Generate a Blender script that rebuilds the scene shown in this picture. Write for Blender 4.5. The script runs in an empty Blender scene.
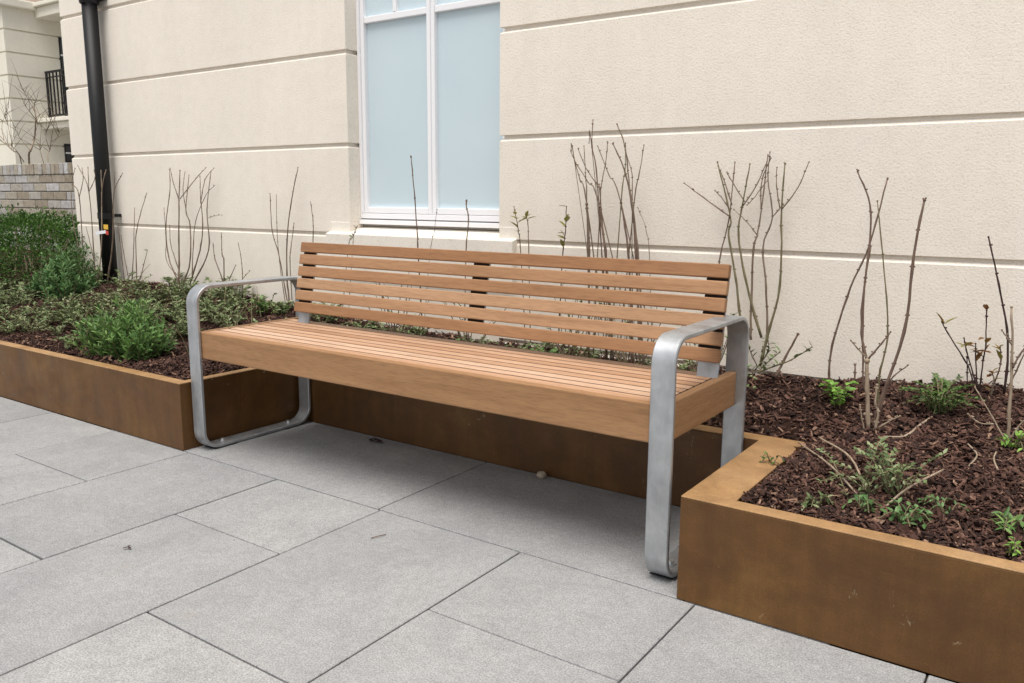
import bpy, bmesh, math, random
from mathutils import Vector, Matrix
random.seed(7)
C = bpy.context.scene.collection
S = bpy.context.scene
R = math.radians

# ------------------------------------------------------------------ camera
CAM = Vector((2.6588, -1.7195, .9361)); YAW, PITCH, ROLL, FPX = .6061, -.1733, .0065, 820.7
cy, sy, cp, sp = math.cos(YAW), math.sin(YAW), math.cos(PITCH), math.sin(PITCH)
FW = Vector((-sy*cp, cy*cp, sp)); RT = Vector((cy, sy, 0)); UP = RT.cross(FW)
RT, UP = math.cos(ROLL)*RT+math.sin(ROLL)*UP, -math.sin(ROLL)*RT+math.cos(ROLL)*UP
cd = bpy.data.cameras.new('camera'); cam = bpy.data.objects.new('camera', cd); C.objects.link(cam)
cd.sensor_width = 36; cd.lens = 36*FPX/1024; cd.clip_start = .05; cd.clip_end = 1000
m = Matrix(((RT.x, UP.x, -FW.x, CAM.x), (RT.y, UP.y, -FW.y, CAM.y), (RT.z, UP.z, -FW.z, CAM.z), (0, 0, 0, 1)))
cam.matrix_world = m; S.camera = cam
S.render.resolution_x = 1024; S.render.resolution_y = 683

# ------------------------------------------------------------------ light
SUN_EL, SUN_AZ = R(71), R(168)     # azimuth clockwise from +Y: a high sun behind thin cloud, from the camera's side
w = bpy.data.worlds.new('World'); S.world = w; w.use_nodes = True
nt = w.node_tree; nt.nodes.clear()
out = nt.nodes.new('ShaderNodeOutputWorld'); bg = nt.nodes.new('ShaderNodeBackground')
sky = nt.nodes.new('ShaderNodeTexSky'); sky.sky_type = 'NISHITA'; sky.sun_disc = False
sky.sun_elevation = SUN_EL; sky.sun_rotation = SUN_AZ; sky.air_density = 1; sky.dust_density = 3; sky.ozone_density = 1
bw = nt.nodes.new('ShaderNodeRGBToBW'); mx = nt.nodes.new('ShaderNodeMix'); mx.data_type = 'RGBA'
mx.inputs[0].default_value = .74   # thin cloud: most of the blue is washed out
cl = nt.nodes.new('ShaderNodeMix'); cl.data_type = 'RGBA'; cl.blend_type = 'MULTIPLY'; cl.inputs[0].default_value = 1
nt.links.new(sky.outputs[0], bw.inputs[0]); nt.links.new(sky.outputs[0], mx.inputs[6])
nt.links.new(bw.outputs[0], mx.inputs[7]); nt.links.new(mx.outputs[2], cl.inputs[6]); cl.inputs[7].default_value = (1, .975, .945, 1)
nt.links.new(cl.outputs[2], bg.inputs[0]); bg.inputs[1].default_value = .115
nt.links.new(bg.outputs[0], out.inputs[0])
sd = bpy.data.lights.new('sun', 'SUN'); sun = bpy.data.objects.new('sun', sd); C.objects.link(sun)
sd.energy = 1.5; sd.angle = R(40); sd.color = (1, .96, .9)
dirv = Vector((math.sin(SUN_AZ)*math.cos(SUN_EL), math.cos(SUN_AZ)*math.cos(SUN_EL), math.sin(SUN_EL)))
sun.rotation_euler = dirv.to_track_quat('Z', 'Y').to_euler()
S.view_settings.view_transform = 'Standard'; S.view_settings.look = 'None'
S.view_settings.exposure = 0.93; S.view_settings.gamma = 1; S.view_settings.use_curve_mapping = False

# ------------------------------------------------------------------ helpers
def ray(px, py): return FW+RT*((px-512)/FPX)-UP*((py-341.5)/FPX)
def at(px, py, Y):                       # the point seen at a pixel, on the vertical plane y = Y
    d = ray(px, py); return CAM+d*((Y-CAM.y)/d.y)
def tag(o, label=None, cat=None, group=None, kind=None):
    if label: o['label'] = label
    if cat: o['category'] = cat
    if group: o['group'] = group
    if kind: o['kind'] = kind
    return o
def empty(name, loc, label, cat, group=None):
    o = bpy.data.objects.new(name, None); C.objects.link(o); o.location = loc; o.empty_display_size = .1
    return tag(o, label, cat, group)
def mobj(name, V, F, mat, parent=None, smooth=False, bevel=0, seg=2, origin=None):
    me = bpy.data.meshes.new(name); me.from_pydata([tuple(v) for v in V], [], F); me.update()
    o = bpy.data.objects.new(name, me); C.objects.link(o); me.materials.append(mat)
    if bevel:
        bm = bmesh.new(); bm.from_mesh(me)
        es = [e for e in bm.edges if len(e.link_faces) == 2 and e.calc_face_angle() > .5]
        bmesh.ops.bevel(bm, geom=es, offset=bevel, segments=seg, affect='EDGES', profile=.5); bm.to_mesh(me); bm.free()
    if smooth:
        for p in me.polygons: p.use_smooth = True
    if parent:
        o.parent = parent
        o.matrix_parent_inverse = Matrix.Identity(4)
        if parent.type == 'EMPTY': me.transform(Matrix.Translation(-parent.location))
        else:
            q = parent
            while q.parent: q = q.parent
            me.transform(Matrix.Translation(-q.location))
    return o
class MB:
    def __init__(s): s.V = []; s.F = []
    def add(s, V, F):
        n = len(s.V); s.V += [Vector(v) for v in V]; s.F += [tuple(i+n for i in f) for f in F]
    def box(s, a, b):
        x0, y0, z0 = a; x1, y1, z1 = b
        s.add([(x0,y0,z0),(x1,y0,z0),(x1,y1,z0),(x0,y1,z0),(x0,y0,z1),(x1,y0,z1),(x1,y1,z1),(x0,y1,z1)],
              [(0,3,2,1),(4,5,6,7),(0,1,5,4),(1,2,6,5),(2,3,7,6),(3,0,4,7)])
    def tube(s, pts, rad, n=7, cap=True):
        pts = [Vector(p) for p in pts]; ring = []; V = []; F = []
        t0 = (pts[1]-pts[0]).normalized(); u = t0.orthogonal().normalized()
        for i, p in enumerate(pts):
            t = (pts[min(i+1, len(pts)-1)]-pts[max(i-1, 0)])
            t = t.normalized() if t.length > 1e-9 else t0
            u = (u-t*u.dot(t)); u = u.normalized() if u.length > 1e-6 else t.orthogonal().normalized()
            v = t.cross(u); r = rad[i] if hasattr(rad, '__len__') else rad
            for k in range(n):
                a = 2*math.pi*k/n; V.append(p+u*(r*math.cos(a))+v*(r*math.sin(a)))
        for i in range(len(pts)-1):
            for k in range(n):
                F.append((i*n+k, i*n+(k+1) % n, (i+1)*n+(k+1) % n, (i+1)*n+k))
        if cap: F.append(tuple(range(n))[::-1]); F.append(tuple(range((len(pts)-1)*n, len(pts)*n)))
        s.add(V, F)
    def leaf(s, p, d, up, L, Wd, bend=.15):
        d = d.normalized(); sd_ = d.cross(up)
        sd_ = sd_.normalized() if sd_.length > 1e-5 else d.orthogonal().normalized()
        nn = sd_.cross(d)
        a = p; m1 = p+d*L*.35-nn*L*.02; m2 = p+d*L*.7-nn*L*bend*.5; tp = p+d*L-nn*L*bend
        w1 = Wd*.5; w2 = Wd*.38; lift = nn*Wd*.18
        s.add([a, m1+sd_*w1+lift, m1, m1-sd_*w1+lift, m2+sd_*w2+lift*.8, m2, m2-sd_*w2+lift*.8, tp],
              [(0,2,1),(0,3,2),(1,2,5,4),(2,3,6,5),(4,5,7),(5,6,7)])
    def ball(s, c, r, n=6, m_=4):
        V = [c+Vector((0,0,r))]; F = []
        for i in range(1, m_):
            th = math.pi*i/m_
            for k in range(n):
                a = 2*math.pi*k/n; V.append(c+Vector((r*math.sin(th)*math.cos(a), r*math.sin(th)*math.sin(a), r*math.cos(th))))
        V.append(c-Vector((0,0,r))); L = len(V)-1
        for k in range(n): F.append((0, 1+k, 1+(k+1) % n)); F.append((L, L-n+(k+1) % n, L-n+k))
        for i in range(m_-2):
            for k in range(n): F.append((1+i*n+k, 1+(i+1)*n+k, 1+(i+1)*n+(k+1) % n, 1+i*n+(k+1) % n))
        s.add(V, F)
    def build(s, name, mat, parent=None, **k): return mobj(name, s.V, s.F, mat, parent, **k)
def smooth_path(pts, n=4):
    P = [Vector(p) for p in pts]
    if len(P) < 3: return [P[0].lerp(P[-1], i/4) for i in range(5)]
    out = []
    for i in range(len(P)-1):
        p0 = P[i-1] if i else P[0]*2-P[1]; p1 = P[i]; p2 = P[i+1]; p3 = P[i+2] if i+2 < len(P) else P[-1]*2-P[-2]
        for k in range(n):
            t = k/n
            out.append(.5*((2*p1)+(p2-p0)*t+(2*p0-5*p1+4*p2-p3)*t*t+(3*p1-p0-3*p2+p3)*t**3))
    out.append(P[-1]); return out

# ------------------------------------------------------------------ materials
class NT:
    def __init__(s, name, rough=.6, metal=0, spec=.5):
        s.m = bpy.data.materials.new(name); s.m.use_nodes = True; s.t = s.m.node_tree
        s.b = s.t.nodes['Principled BSDF']; s.b.inputs['Roughness'].default_value = rough
        s.b.inputs['Metallic'].default_value = metal; s.b.inputs['Specular IOR Level'].default_value = spec
        s.g = s.t.nodes.new('ShaderNodeTexCoord'); s.co = s.g.outputs['Object']
    def map(s, sc, rot=(0,0,0)):
        n = s.t.nodes.new('ShaderNodeMapping'); n.inputs['Scale'].default_value = sc; n.inputs['Rotation'].default_value = rot
        s.t.links.new(s.co, n.inputs[0]); return n.outputs[0]
    def noise(s, scale, detail=4, rough=.6, vec=None, dist=0):
        n = s.t.nodes.new('ShaderNodeTexNoise'); n.inputs['Scale'].default_value = scale
        n.inputs['Detail'].default_value = detail; n.inputs['Roughness'].default_value = rough; n.inputs['Distortion'].default_value = dist
        s.t.links.new(vec or s.co, n.inputs['Vector']); return n.outputs[0]
    def vor(s, scale, vec=None, feat='F1', out='Distance'):
        n = s.t.nodes.new('ShaderNodeTexVoronoi'); n.inputs['Scale'].default_value = scale; n.feature = feat
        s.t.links.new(vec or s.co, n.inputs['Vector']); return n.outputs[out]
    def ramp(s, fac, stops):
        n = s.t.nodes.new('ShaderNodeValToRGB'); e = n.color_ramp.elements
        while len(e) < len(stops): e.new(.5)
        for i, (p, c) in enumerate(stops):
            e[i].position = p; e[i].color = (c[0], c[1], c[2], 1) if hasattr(c, '__len__') else (c, c, c, 1)
        s.t.links.new(fac, n.inputs[0]); return n.outputs[0]
    def mix(s, fac, a, b, mode='MIX'):
        n = s.t.nodes.new('ShaderNodeMix'); n.data_type = 'RGBA'; n.blend_type = mode
        for sock, v in ((n.inputs[0], fac), (n.inputs[6], a), (n.inputs[7], b)):
            if isinstance(v, (int, float)): sock.default_value = v if sock.type == 'VALUE' else (v, v, v, 1)
            elif isinstance(v, tuple): sock.default_value = (*v, 1)
            else: s.t.links.new(v, sock)
        return n.outputs[2]
    def island(s): return s.t.nodes.new('ShaderNodeNewGeometry').outputs['Random Per Island']
    def color(s, c):
        if isinstance(c, tuple): s.b.inputs['Base Color'].default_value = (*c, 1)
        else: s.t.links.new(c, s.b.inputs['Base Color'])
    def rough(s, c): s.t.links.new(c, s.b.inputs['Roughness'])
    def bump(s, h, strength, dist, prev=None):
        n = s.t.nodes.new('ShaderNodeBump'); n.inputs['Strength'].default_value = strength; n.inputs['Distance'].default_value = dist
        s.t.links.new(h, n.inputs['Height'])
        if prev: s.t.links.new(prev, n.inputs['Normal'])
        s.t.links.new(n.outputs[0], s.b.inputs['Normal']); return n.outputs[0]
    def transl(s, col, f):
        tr = s.t.nodes.new('ShaderNodeBsdfTranslucent'); ms = s.t.nodes.new('ShaderNodeMixShader'); ms.inputs[0].default_value = f
        s.t.links.new(col, tr.inputs[0]); o = s.t.nodes['Material Output']
        s.t.links.new(s.b.outputs[0], ms.inputs[1]); s.t.links.new(tr.outputs[0], ms.inputs[2]); s.t.links.new(ms.outputs[0], o.inputs[0])

def stucco(name, base, bmp=1.0):
    n = NT(name, .93, 0, .2)
    big = n.noise(1.3, 5, .6); med = n.noise(22, 3, .6)
    c = n.mix(n.ramp(big, [(.3, 0.0), (.7, 1.0)]), tuple(x*.94 for x in base), tuple(min(1, x*1.03) for x in base))
    # grain of the render: sparse darker pits and thin weather streaks
    pits = n.ramp(n.noise(150, 3, .65), [(.30, .80), (.46, 1.0)])
    c = n.mix(1.0, c, pits, 'MULTIPLY')
    c = n.mix(1.0, c, n.ramp(med, [(.25, .955), (.6, 1.0)]), 'MULTIPLY')
    st = n.ramp(n.noise(1.0, 5, .7, n.map((9, 9, .7))), [(.35, (.93, .915, .88)), (.6, (1, 1, 1))])
    c = n.mix(.35, c, st, 'MULTIPLY'); n.color(c)
    b = n.bump(n.noise(150, 4, .62, None, .3), .40*bmp, .0048)
    b = n.bump(n.noise(420, 2, .5), .4*bmp, .0015, b)
    return n.m
M = {}
M['render'] = stucco('wall_render', (.84, .775, .685), .8)
M['stone'] = stucco('sill_stone', (.82, .77, .69), .12)
M['far_render'] = stucco('far_render', (.86, .82, .71), .2)
# granite paving
n = NT('granite', .62, 0, .35)
isl = n.island()
c = n.ramp(isl, [(0, (.265, .269, .273)), (.5, (.295, .298, .301)), (1, (.322, .323, .322))])
sp_ = n.ramp(n.noise(260, 3, .8), [(.3, .50), (.5, 1.0), (.70, 1.5)])
c = n.mix(1.0, c, sp_, 'MULTIPLY')
c = n.mix(1.0, c, n.ramp(n.noise(55, 5, .75), [(.3, .86), (.65, 1.1)]), 'MULTIPLY')
c = n.mix(1.0, c, n.ramp(n.noise(1.8, 6, .65, None, .6), [(.3, (.86, .86, .87)), (.62, (1.05, 1.045, 1.03))]), 'MULTIPLY')
stn = n.ramp(n.noise(5.2, 4, .6), [(.66, 0.0), (.78, .5)])
c = n.mix(stn, c, (.30, .265, .225))
c = n.mix(1.0, c, n.ramp(n.noise(7, 6, .75, None, 1.2), [(.32, .90), (.6, 1.05)]), 'MULTIPLY')
spt = n.ramp(n.vor(2.1), [(.010, .55), (.022, 0.0)]); c = n.mix(spt, c, (.55, .54, .52))
spd = n.ramp(n.vor(5.3), [(.012, .6), (.024, 0.0)]); c = n.mix(spd, c, (.12, .11, .10)); n.color(c)
n.rough(n.ramp(n.noise(3, 4, .6), [(.3, .5), (.7, .72)])); n.bump(n.noise(380, 3, .6), .25, .0012); M['granite'] = n.m
n = NT('joint_sand', .95, 0, .1); n.color(n.ramp(n.noise(60, 4), [(.3, (.018, .016, .015)), (.7, (.045, .038, .034))])); M['joint'] = n.m
n = NT('ground_earth', .95, 0, .1); n.color(n.ramp(n.noise(3, 6), [(.3, (.16, .155, .145)), (.7, (.22, .215, .2))])); M['ground'] = n.m
# timber
def wood(name, sc, rot_axis='x', tone=1.0, grey=(1, 1, 1)):
    n = NT(name, .58, 0, .3)
    k = (1.1, 16, 16) if rot_axis == 'x' else (16, 1.1, 16)
    add = n.t.nodes.new('ShaderNodeVectorMath'); add.operation = 'MULTIPLY_ADD'
    comb = n.t.nodes.new('ShaderNodeCombineXYZ'); isl = n.island()
    for i in range(3): n.t.links.new(isl, comb.inputs[i])
    n.t.links.new(comb.outputs[0], add.inputs[0]); add.inputs[1].default_value = (13, 7, 5); n.t.links.new(n.map(k), add.inputs[2])
    v = add.outputs[0]
    g1 = n.noise(3.2, 6, .62, v, .5); g2 = n.noise(20, 4, .6, v)
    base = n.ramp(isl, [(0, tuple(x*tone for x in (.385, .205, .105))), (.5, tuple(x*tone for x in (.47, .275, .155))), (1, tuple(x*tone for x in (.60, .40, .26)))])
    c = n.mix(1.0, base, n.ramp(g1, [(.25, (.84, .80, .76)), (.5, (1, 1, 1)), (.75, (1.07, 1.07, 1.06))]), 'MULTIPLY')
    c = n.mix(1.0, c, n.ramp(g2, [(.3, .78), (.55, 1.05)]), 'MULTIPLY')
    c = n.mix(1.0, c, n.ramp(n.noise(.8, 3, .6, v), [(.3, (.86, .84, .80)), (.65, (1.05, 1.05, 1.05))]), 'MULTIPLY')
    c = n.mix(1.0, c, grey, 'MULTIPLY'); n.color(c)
    n.bump(g2, .2, .001); return n.m
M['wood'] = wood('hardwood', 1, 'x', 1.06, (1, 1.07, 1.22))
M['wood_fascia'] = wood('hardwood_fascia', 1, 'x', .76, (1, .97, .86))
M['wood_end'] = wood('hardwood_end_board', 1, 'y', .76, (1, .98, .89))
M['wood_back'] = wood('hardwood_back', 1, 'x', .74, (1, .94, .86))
# galvanised steel
n = NT('galvanised_steel', .42, .7, .5)
sp1 = n.vor(45, None, 'F1', 'Color'); bwn = n.t.nodes.new('ShaderNodeRGBToBW'); n.t.links.new(sp1, bwn.inputs[0])
c = n.ramp(bwn.outputs[0], [(.2, (.415, .43, .445)), (.8, (.45, .465, .48))])
c = n.mix(1.0, c, n.ramp(n.noise(14, 5, .65, n.map((1, 1, .45))), [(.3, .74), (.65, 1.12)]), 'MULTIPLY'); n.color(c)
n.rough(n.ramp(n.noise(40, 4), [(.3, .34), (.7, .52)])); n.bump(n.noise(60, 3), .12, .001); M['galv'] = n.m
n = NT('bolt_steel', .35, .9); n.color((.62, .63, .63)); M['bolt'] = n.m
n = NT('bench_gap_shade', .7, 0, .2); n.color((.028, .018, .014)); M['dark'] = n.m  # near-black that paints shade into the gaps of seat and backrest
n = NT('black_rubber', .7); n.color((.02, .02, .02)); M['rubber'] = n.m
# brown patinated steel of the planter; its folded capping is a paler ochre all along
def patina(name, cols, metal):
    n = NT(name, .5, metal, .5)
    a = n.noise(2.6, 6, .62, None, .7); b_ = n.noise(11, 5, .7, n.map((1, 1, 1.6)))
    c = n.ramp(a, [(.28, cols[0]), (.5, cols[1]), (.72, cols[2])])
    c = n.mix(1.0, c, n.ramp(b_, [(.25, .80), (.7, 1.16)]), 'MULTIPLY')
    sepz = n.t.nodes.new('ShaderNodeSeparateXYZ'); n.t.links.new(n.co, sepz.inputs[0])
    rub = n.ramp(n.noise(9, 6, .7, n.map((1, 1, 2.2)), .8), [(.66, 0.0), (.74, .55)])
    c = n.mix(rub, c, (.26, .15, .055))
    c = n.mix(1.0, c, n.ramp(n.noise(240, 3, .7), [(.3, .84), (.7, 1.14)]), 'MULTIPLY')
    c = n.mix(1.0, c, n.ramp(n.noise(3.5, 5, .7, n.map((5, 5, .35))), [(.35, .86), (.65, 1.10)]), 'MULTIPLY')
    scf = n.ramp(n.noise(7, 9, .78, n.map((1.1, 1, .8)), 1.8), [(.635, 0.0), (.67, .42)])
    c = n.mix(scf, c, (.50, .42, .28)); n.color(c)
    n.rough(n.ramp(n.noise(8, 5), [(.3, .38), (.7, .6)])); n.bump(n.noise(220, 4), .12, .0006); return n.m
M['corten'] = patina('brown_patinated_steel', ((.096, .044, .0145), (.130, .060, .017), (.182, .092, .026)), .3)
M['rim'] = patina('ochre_steel', ((.27, .15, .062), (.36, .21, .092), (.43, .27, .135)), .1)
# soil + bark
n = NT('soil', .95, 0, .1); c = n.ramp(n.noise(60, 6, .7), [(.3, (.018, .010, .008)), (.7, (.06, .032, .022))]); n.color(c)
n.bump(n.noise(45, 6, .7), 1, .02); M['soil'] = n.m
n = NT('bark', .85, 0, .25); isl = n.island()
c = n.ramp(isl, [(0, (.022, .012, .010)), (.35, (.052, .026, .020)), (.7, (.095, .047, .034)), (.93, (.160, .086, .062)), (1, (.30, .19, .13))])
c = n.mix(1.0, c, n.ramp(n.noise(160, 4, .7), [(.3, .6), (.7, 1.3)]), 'MULTIPLY'); n.color(c); n.bump(n.noise(200, 3), .5, .003); M['bark'] = n.m
# foliage
def leafm(name, cols, tr=.25, rough=.5):
    n = NT(name, rough, 0, .35); isl = n.island(); k = len(cols)
    c = n.ramp(isl, [(i/(k-1), col) for i, col in enumerate(cols)]); n.color(c); n.transl(c, tr); return n.m
M['leaf_bright'] = leafm('leaf_bright', [(.055, .125, .035), (.10, .20, .05), (.155, .28, .075), (.23, .37, .11)])
M['leaf_blue'] = leafm('leaf_blue', [(.045, .115, .035), (.08, .175, .05), (.12, .23, .075), (.17, .29, .11)])
M['leaf_dark'] = leafm('leaf_dark', [(.026, .062, .014), (.05, .115, .02), (.08, .17, .03), (.12, .23, .045)])
M['leaf_grey'] = leafm('leaf_grey', [(.05, .075, .028), (.10, .14, .05), (.13, .21, .07), (.20, .24, .11), (.30, .33, .19)], .15)
M['leaf_sage'] = leafm('leaf_sage', [(.08, .13, .045), (.12, .18, .07), (.18, .24, .10), (.27, .31, .17)], .15)
M['leaf_fresh'] = leafm('leaf_fresh', [(.12, .26, .04), (.19, .36, .06), (.26, .44, .09)])
M['leaf_olive'] = leafm('leaf_olive', [(.14, .15, .04), (.22, .22, .06), (.30, .26, .08)])
M['leaf_bronze'] = leafm('leaf_bronze', [(.16, .06, .02), (.24, .13, .03), (.25, .24, .06)])
def stemm(name, a, b):
    n = NT(name, .8, 0, .2); c = n.ramp(n.noise(70, 4, .65, n.map((1, 1, .25))), [(.3, a), (.7, b)]); n.color(c); n.bump(n.noise(160, 3), .3, .001); return n.m
M['stem'] = stemm('stem_grey_brown', (.12, .085, .062), (.25, .19, .14))
M['stem_red'] = stemm('stem_red_brown', (.105, .068, .052), (.21, .145, .11))
M['stem_pale'] = stemm('stem_pale', (.22, .16, .11), (.40, .32, .24))
M['stem_dark'] = stemm('stem_dark', (.03, .018, .018), (.07, .04, .036))
M['stem_olive'] = stemm('stem_olive', (.11, .095, .05), (.22, .19, .11))
# window and pipe
n = NT('white_frame', .35, 0, .5); n.color((.84, .84, .86)); M['white'] = n.m
n = NT('frosted_pane', .22, 0, .5)
n.color(n.ramp(n.noise(2.2, 3, .5), [(.3, (.53, .64, .69)), (.7, (.565, .67, .715))])); M['pane'] = n.m
n = NT('sill_gap_grey', .8); n.color((.30, .28, .25)); M['sill_gap_shade'] = n.m  # grey with the shade of the window-foot gaps put into its colour
n = NT('black_pipe', .5, 0, .3); n.color((.008, .008, .009)); M['pipe'] = n.m
n = NT('far_glass', .08, 0, .6); n.color((.018, .016, .018)); M['farglass'] = n.m
n = NT('black_rail', .5, .3); n.color((.015, .015, .016)); M['rail'] = n.m
n = NT('far_pink', .9); n.color((.55, .42, .36)); M['pink'] = n.m
n = NT('brick', .9, 0, .2); isl = n.island()
c = n.ramp(isl, [(0, (.31, .26, .20)), (.3, (.39, .34, .27)), (.6, (.44, .40, .33)), (.8, (.44, .42, .40)), (1, (.56, .55, .54))])
c = n.mix(1.0, c, n.ramp(n.noise(25, 5, .7), [(.3, .68), (.65, 1.12)]), 'MULTIPLY'); n.color(c); n.bump(n.noise(90, 3), .6, .003); M['brick'] = n.m
n = NT('mortar', .95, 0, .1); n.color((.34, .32, .28)); M['mortar'] = n.m
for nm, col in (('tag_white', (.8, .8, .84)), ('tag_yellow', (.75, .45, .05)), ('tag_red', (.55, .05, .03))):
    n = NT(nm, .5); n.color(col); M[nm] = n.m
n = NT('pebble', .8); n.color(n.ramp(n.noise(60), [(.3, (.30, .24, .17)), (.7, (.5, .43, .33))])); M['pebble'] = n.m

# ------------------------------------------------------------------ dimensions
HP = .2566; XL = -.0157; XR = 1.9475; TF = .0457; TS = .116; TL = .040; DB = .557; TB = .055; YW = .9916
WC = -2.54; G0 = .765; GS = .4057
def interp(x, xs, ys):
    if x <= xs[0]: return ys[0]
    for i in range(len(xs)-1):
        if x <= xs[i+1]: return ys[i]+(ys[i+1]-ys[i])*(x-xs[i])/(xs[i+1]-xs[i])
    return ys[-1]
def soilz(x, y):
    b = interp(x, [-2, -1, -.5, .3, 1.8, 2, 2.5, 3], [.43, .42, .395, .35, .345, .366, .40, .41])
    dx = max(XL-TL-x, x-(XR+TS), 0); dy = max(y-DB-TB, 0)
    k = min(max(y/.99, 0), 1); e = min(math.hypot(dx, dy)/.36, 1); k = min(k, e*(1.6-.6*e))
    return .232+(b-.232)*k+.006*math.sin(x*9+y*5)+.005*math.sin(x*23-y*17)

# ------------------------------------------------------------------ setting: ground and paving
g = MB(); g.add([(-300,-300,-.075),(300,-300,-.075),(300,300,-.075),(-300,300,-.075)], [(0,1,2,3)])
tag(g.build('ground', M['ground']), kind='structure')
j = MB(); j.box((-9, -7, -.07), (9, DB+.02, -.009)); tag(j.build('joint_bed', M['joint']), kind='structure')
W_, L_ = .4944, .7631; X0 = .0167
def rx(k): return X0+W_*k+(-.020 if k == 2 else 0)
pv = MB(); gap = .0024
def slab(x0, x1, y0, y1):
    h = random.uniform(-.0006, .0006); gx = gap+random.uniform(-.0007, .0009)
    pv.box((x0+gx, y0+gx, -.04), (x1-gx, y1-gx, h))
for k in range(-16, 13):
    off = 0 if k % 2 == 0 else .5*L_
    y = 0 
    if off: slab(rx(k), rx(k+1), -off, 0); y = -off
    while y > -6.5: slab(rx(k), rx(k+1), y-L_, y); y -= L_
xs = [XL-.2, .975-.99, .975, 1.965, 2.2]
slab(XL-.5, -.012, 0, DB); slab(-.012, .975, 0, DB); slab(.975, 1.965, 0, DB); slab(1.965, 2.3, 0, DB)
tag(pv.build('paving', M['granite'], bevel=.0016, seg=1), kind='structure')

# ------------------------------------------------------------------ the building
b0 = Vector((WC, YW, 0))
bld = empty('building', (0, YW, 0), 'cream rendered building with horizontal grooves, the white framed window and the black drainpipe', 'building')
def wall_profile():
    prof = [(0.0, 0.0)]; k = 0; z = G0-2*GS
    while z < 5.4:
        if z > .05:   # soffit, shaded back, sloping lower lip
            prof += [(z-.0150, 0), (z-.0035, .0135), (z+.0070, .0145), (z+.0085, 0)]
        z += GS
    prof.append((5.5, 0)); return prof
def sweep(plan, prof):                       # plan(d) -> list of (x, y); profile (z, d)
    mb = MB(); rows = [[(x, y, z) for (x, y) in plan(d)] for (z, d) in prof]; k = len(rows[0])
    V = [p for r in rows for p in r]; F = []
    for i in range(len(rows)-1):
        for q in range(k-1): F.append((i*k+q, i*k+q+1, (i+1)*k+q+1, (i+1)*k+q))
    mb.add(V, F); return mb
prof = wall_profile()
WL, WR = -.131, .7136
BK = 1.30
mL = sweep(lambda d: [(WC+d*.3, 7), (WC+d*.3, YW+d), (WL-d, YW+d), (WL-d, BK)], prof)
# split long spans a little so bump has even shading
mR = sweep(lambda d: [(WR+d, BK), (WR+d, YW+d), (8, YW+d), (8, 7)], prof)
mL.F = list(mL.F); n0 = len(mL.V); mL.add(mR.V, mR.F)
mL.box((WL, YW, -.05), (WR, BK, .7)); mL.box((WL, YW, 2.75), (WR, BK, 5.5)); mL.box((WC, 6.9, 0), (8, 7, 5.5))
wl = mL.build('wall', M['render'], bld)
sl = MB()                                      # sloping stone sill
SF = YW-.030
def sill(x0, x1, y0, y1, zf, zb, zl): sl.add([(x0,y0,zl),(x1,y0,zl),(x1,y1,zl),(x0,y1,zl),(x0,y0,zf),(x1,y0,zf),(x1,y1,zb),(x0,y1,zb)], [(0,3,2,1),(4,5,6,7),(0,1,5,4),(1,2,6,5),(2,3,7,6),(3,0,4,7)])
sill(WL-.135, WR+.085, SF, 1.10, .768, .806, .60)
sl.box((WL-.128, YW-.0012, .76), (WL-.002, YW+.02, .822)); sl.box((WR+.002, YW-.0012, .76), (WR+.078, YW+.02, .822))
sl.build('window_sill', M['stone'], bld, bevel=.003)
# window
FY = 1.060
def frame_bar(mb, x0, x1, z0, z1, y0=FY, y1=FY+.05): mb.box((x0, y0, z0), (x1, y1, z1))
fr = MB(); ZB, ZT = .862, 2.74
frame_bar(fr, WL, WL+.016, ZB, ZT, FY, FY+.07); frame_bar(fr, WR-.020, WR, ZB, ZT, FY, FY+.07)
frame_bar(fr, WL+.0165, WR-.0205, 2.72, ZT, FY, FY+.07); 
fr.box((WL, FY, .838), (WR, FY+.07, .861))
win = fr.build('window', M['white'], bld, bevel=.002)
xm = (WL+.141+WL+.141)/2
MX = .296
for (a, b) in ((WL+.0165, MX-.002), (MX+.002, WR-.021)):
    s_ = MB(); y0, y1 = FY+.008, FY+.055
    s_.box((a, y0, .863), (a+.020, y1, 2.70)); s_.box((b-.020, y0, .863), (b, y1, 2.70))
    s_.box((a+.0205, y0, .863), (b-.0205, y1, .890)); s_.box((a+.0205, y0, 2.66), (b-.0205, y1, 2.70))
    s_.box((a+.0205, y0+.004, 1.700), (b-.0205, y1, 1.728))                       # transom
    mm = (a+b)/2; s_.box((mm-.010, y0+.004, 1.7285), (mm+.010, y1, 2.6595))
    s_.build('casement', M['white'], win, bevel=.003)
    p_ = MB(); p_.box((a+.015, FY+.030, .885), (b-.015, FY+.040, 2.67)); p_.build('pane', M['pane'], win)
mu = MB(); mu.box((MX-.0019, FY+.014, .863), (MX+.0019, FY+.05, 2.70)); mu.build('mullion_seal', M['white'], win)
ws = MB(); ws.box((WL+.002, FY-.014, .812), (WR-.002, FY+.06, .832)); ws.build('sub_sill', M['white'], win, bevel=.002)
gk = MB(); gk.box((WL+.001, FY+.010, .803), (WR-.001, FY+.05, .8118)); gk.box((WL+.001, FY+.009, .8323), (WR-.001, FY+.05, .8378)); gk.build('sill_gap_shade', M['sill_gap_shade'], win)  # grey strips painting the shadow lines above and below the sub-sill
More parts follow.
